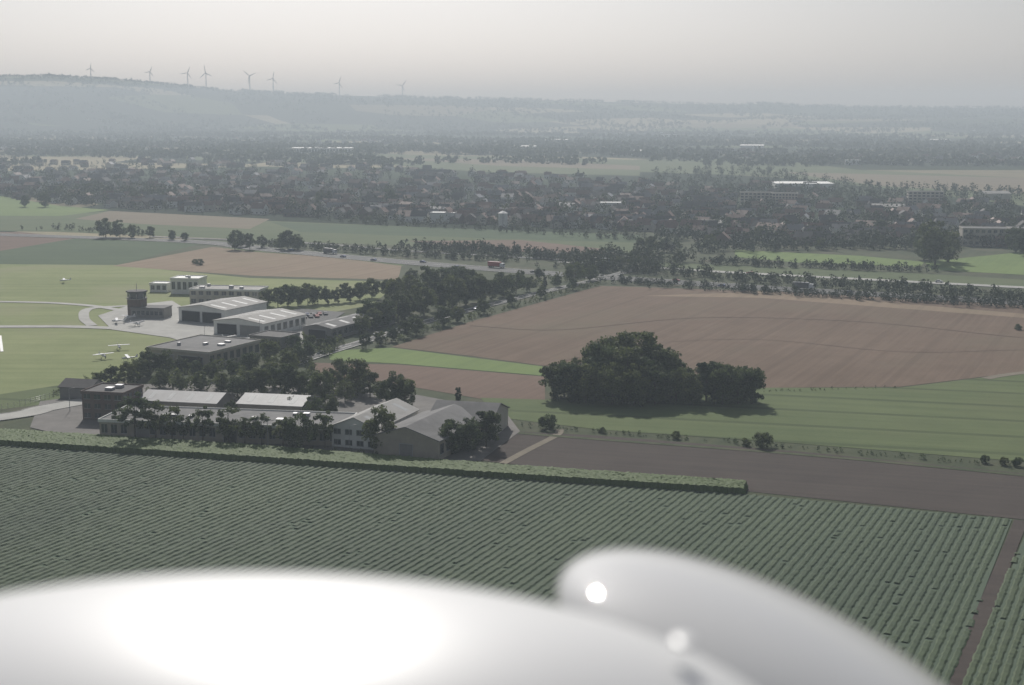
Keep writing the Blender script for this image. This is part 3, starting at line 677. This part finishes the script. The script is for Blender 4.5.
def aeroplane(bx,by,th):
    x,y=G(bx,by); e=bpy.data.objects.new('light_aircraft',None); link(e); e.location=(x,y,zlev[0]+.02); e.rotation_euler=(0,0,th); e.scale=(.85,.85,.85)
    q=[]; st=[(-.0,.12,1.3),(.5,.5,1.3),(1.6,.62,1.35),(2.8,.68,1.5),(4.2,.45,1.45),(7.2,.12,1.6)]
    for (a,r0,z0),(b,r1,z1) in zip(st[:-1],st[1:]): q+=tube((a,0,z0),(b,0,z1),r0,r1,12)
    link(bpy.data.objects.new('fuselage',quads_mesh('fuselage',q,[M['carw']])),e)
    boxes('wing',[(1.9,3.3,-5.2,5.2,2.12,2.26)],'carw',e); boxes('tailplane',[(6.3,7.2,-1.7,1.7,1.62,1.7)],'carw',e)
    v,f=extr([(6.1,1.7),(7.4,1.7),(7.5,2.9),(6.9,2.9)],-.05,.05,'y'); poly_obj('fin',v,f,'carw',e)
    boxes('cabin_glass',[(1.85,3.2,-.5,.5,1.75,2.1)],'glass',e)
    q=tube((2.8,-1.1,.25),(2.8,-.9,.25),.25,.25,10)+tube((2.8,.9,.25),(2.8,1.1,.25),.25,.25,10)+tube((.7,-.08,.22),(.7,.08,.22),.22,.22,10)+tube((2.8,-1,.3),(2.6,-.3,1.0),.06,.06,5)+tube((2.8,1,.3),(2.6,.3,1.0),.06,.06,5)+tube((.7,0,.2),(.7,0,1.1),.05,.05,5)
    link(bpy.data.objects.new('landing_gear',quads_mesh('landing_gear',q,[M['tyre']])),e)
    boxes('propeller',[(-.08,-.02,-.08,.08,.35,2.25)],'tyre',e)
for a in ((106,360,2.3),(120,351,2.0),(122,362,.4),(112,324,.3),(125,321,1.0),(140,327,2.6),(232,342,2.5),(60,283,.3),(250,344,1.9)): aeroplane(*a)
# yard lamps
def lamp(bx,by,h=8):
    x,y=G(bx,by); e=bpy.data.objects.new('street_lamp',None); link(e); e.location=(x,y,0)
    link(bpy.data.objects.new('pole',quads_mesh('pole',tube((0,0,0),(0,0,h),.12,.07,8)+tube((0,0,h),(1.4,0,h+.25),.06,.05,6),[M['frame']])),e); boxes('lamp_head',[(1.2,2.0,-.15,.15,h+.15,h+.32)],'greywall',e)
for a in ((268,447),(190,440),(100,406),(70,412),(350,452),(420,455),(205,345),(260,338),(300,342)): lamp(*a)
# airfield fence
def fence(line):
    L=smoothline(line,14); q=[]
    for i,p in enumerate(L):
        q+=tube((p[0],p[1],0),(p[0],p[1],1.9),.06,.06,5)
    for z in (.5,1.1,1.8):
        for i in range(len(L)-1): q+=tube((L[i][0],L[i][1],z),(L[i+1][0],L[i+1][1],z),.03,.03,4)
    link(bpy.data.objects.new('perimeter_fence',quads_mesh('perimeter_fence',q,[M['frame']])))
fence([(-80,424),(20,406),(80,388),(120,374),(150,368)])

# ------------------------------------------------------------------ own aircraft's nose (white cowling)
def ownmat(name,rough,coatr,coat,a=.72,spec=.5):
    wp,nt,b=newmat(name)
    tc=N(nt,'ShaderNodeTexCoord').outputs['Object']
    col=mixc(nt,noise(nt,tc,6,4,.6),(a,a,a*.99),(a*1.08,a*1.08,a*1.07)); nt.links.new(col,b.inputs['Base Color'])
    b.inputs['Roughness'].default_value=rough; b.inputs['Coat Weight'].default_value=coat; b.inputs['Coat Roughness'].default_value=coatr
    b.inputs['Specular IOR Level'].default_value=spec
    M[name]=wp
ownmat('white_aircraft_paint',.45,.3,.35,.62,.35); ownmat('glossy_white_aircraft_paint',.7,.06,.8,.56,.2)
nose=bpy.data.objects.new('aircraft_nose',None); link(nose); nose.location=(0,1.6,ALT-.9)
def ellipsoid(name,bx,by,depth,r,roty=0,mat='white_aircraft_paint',rotx=0):
    c=Vector((0,0,ALT))+Vector(ray(bx,by).tolist())*depth
    v=[];nu,nv=96,48
    for j in range(nv+1):
        for i in range(nu):
            t=math.pi*j/nv;p=2*math.pi*i/nu; v.append((r[0]*math.sin(t)*math.cos(p),r[1]*math.sin(t)*math.sin(p),r[2]*math.cos(t)))
    f=[(j*nu+i,(j+1)*nu+i,(j+1)*nu+(i+1)%nu,j*nu+(i+1)%nu) for j in range(nv) for i in range(nu)]
    me=bpy.data.meshes.new(name); me.from_pydata(v,[],f); me.materials.append(M[mat])
    for p in me.polygons: p.use_smooth=True
    me.update(); o=bpy.data.objects.new(name,me); link(o,nose); o.location=c-nose.location; o.rotation_euler=(rotx,roty,0); return o
ellipsoid('engine_cowling',225,788,1.5,(.635,.38,.2))
ellipsoid('cowling_blister',795,694,1.9,(.35,.33,.10),math.radians(25),'glossy_white_aircraft_paint')
ellipsoid('fastener_highlight',683,641,1.5,(.013,.02,.004),0,'white_aircraft_paint')  # small fastener, coloured white to paint in its bright highlight

# ------------------------------------------------------------------ light, sky, haze
SE,SA=math.radians(36),math.radians(-8)
w=bpy.data.worlds.new('World'); scene.world=w; w.use_nodes=True; nt=w.node_tree
sk=N(nt,'ShaderNodeTexSky'); sk.sky_type='NISHITA'; sk.sun_disc=False; sk.sun_elevation=SE; sk.sun_rotation=SA
sk.air_density=1.0; sk.dust_density=2.4; sk.ozone_density=1.0; sk.altitude=100
hs=N(nt,'ShaderNodeHueSaturation'); hs.inputs['Saturation'].default_value=.4; nt.links.new(sk.outputs[0],hs.inputs['Color'])
tint=mixc(nt,1.0,hs.outputs[0],(.95,.975,1.05),'MULTIPLY')
bg=nt.nodes['Background']; nt.links.new(tint,bg.inputs[0]); bg.inputs[1].default_value=.064
sl=bpy.data.lights.new('sun','SUN'); sl.energy=4.1; sl.angle=math.radians(.53); sl.color=(1,.965,.91)
so=bpy.data.objects.new('sun',sl); link(so); so.location=(0,0,500)
sd=Vector((math.sin(SA)*math.cos(SE),math.cos(SA)*math.cos(SE),math.sin(SE))); so.rotation_euler=sd.to_track_quat('Z','Y').to_euler()
hm=bpy.data.materials.new('haze'); hm.use_nodes=True; nt=hm.node_tree
nt.nodes.remove(nt.nodes['Principled BSDF'])
sc=N(nt,'ShaderNodeVolumeScatter'); sc.inputs['Color'].default_value=(.78,.9,1,1); sc.inputs['Density'].default_value=.00021; sc.inputs['Anisotropy'].default_value=.12
ab=N(nt,'ShaderNodeVolumeAbsorption'); ab.inputs['Color'].default_value=(.2,.65,1,1); ab.inputs['Density'].default_value=.00003
ad=N(nt,'ShaderNodeAddShader'); nt.links.new(sc.outputs[0],ad.inputs[0]); nt.links.new(ab.outputs[0],ad.inputs[1]); nt.links.new(ad.outputs[0],nt.nodes['Material Output'].inputs['Volume'])
hz=boxes('haze',[(-9000,9000,-3000,9800,-50,215)],'paint',None); hz.data.materials[0]=hm
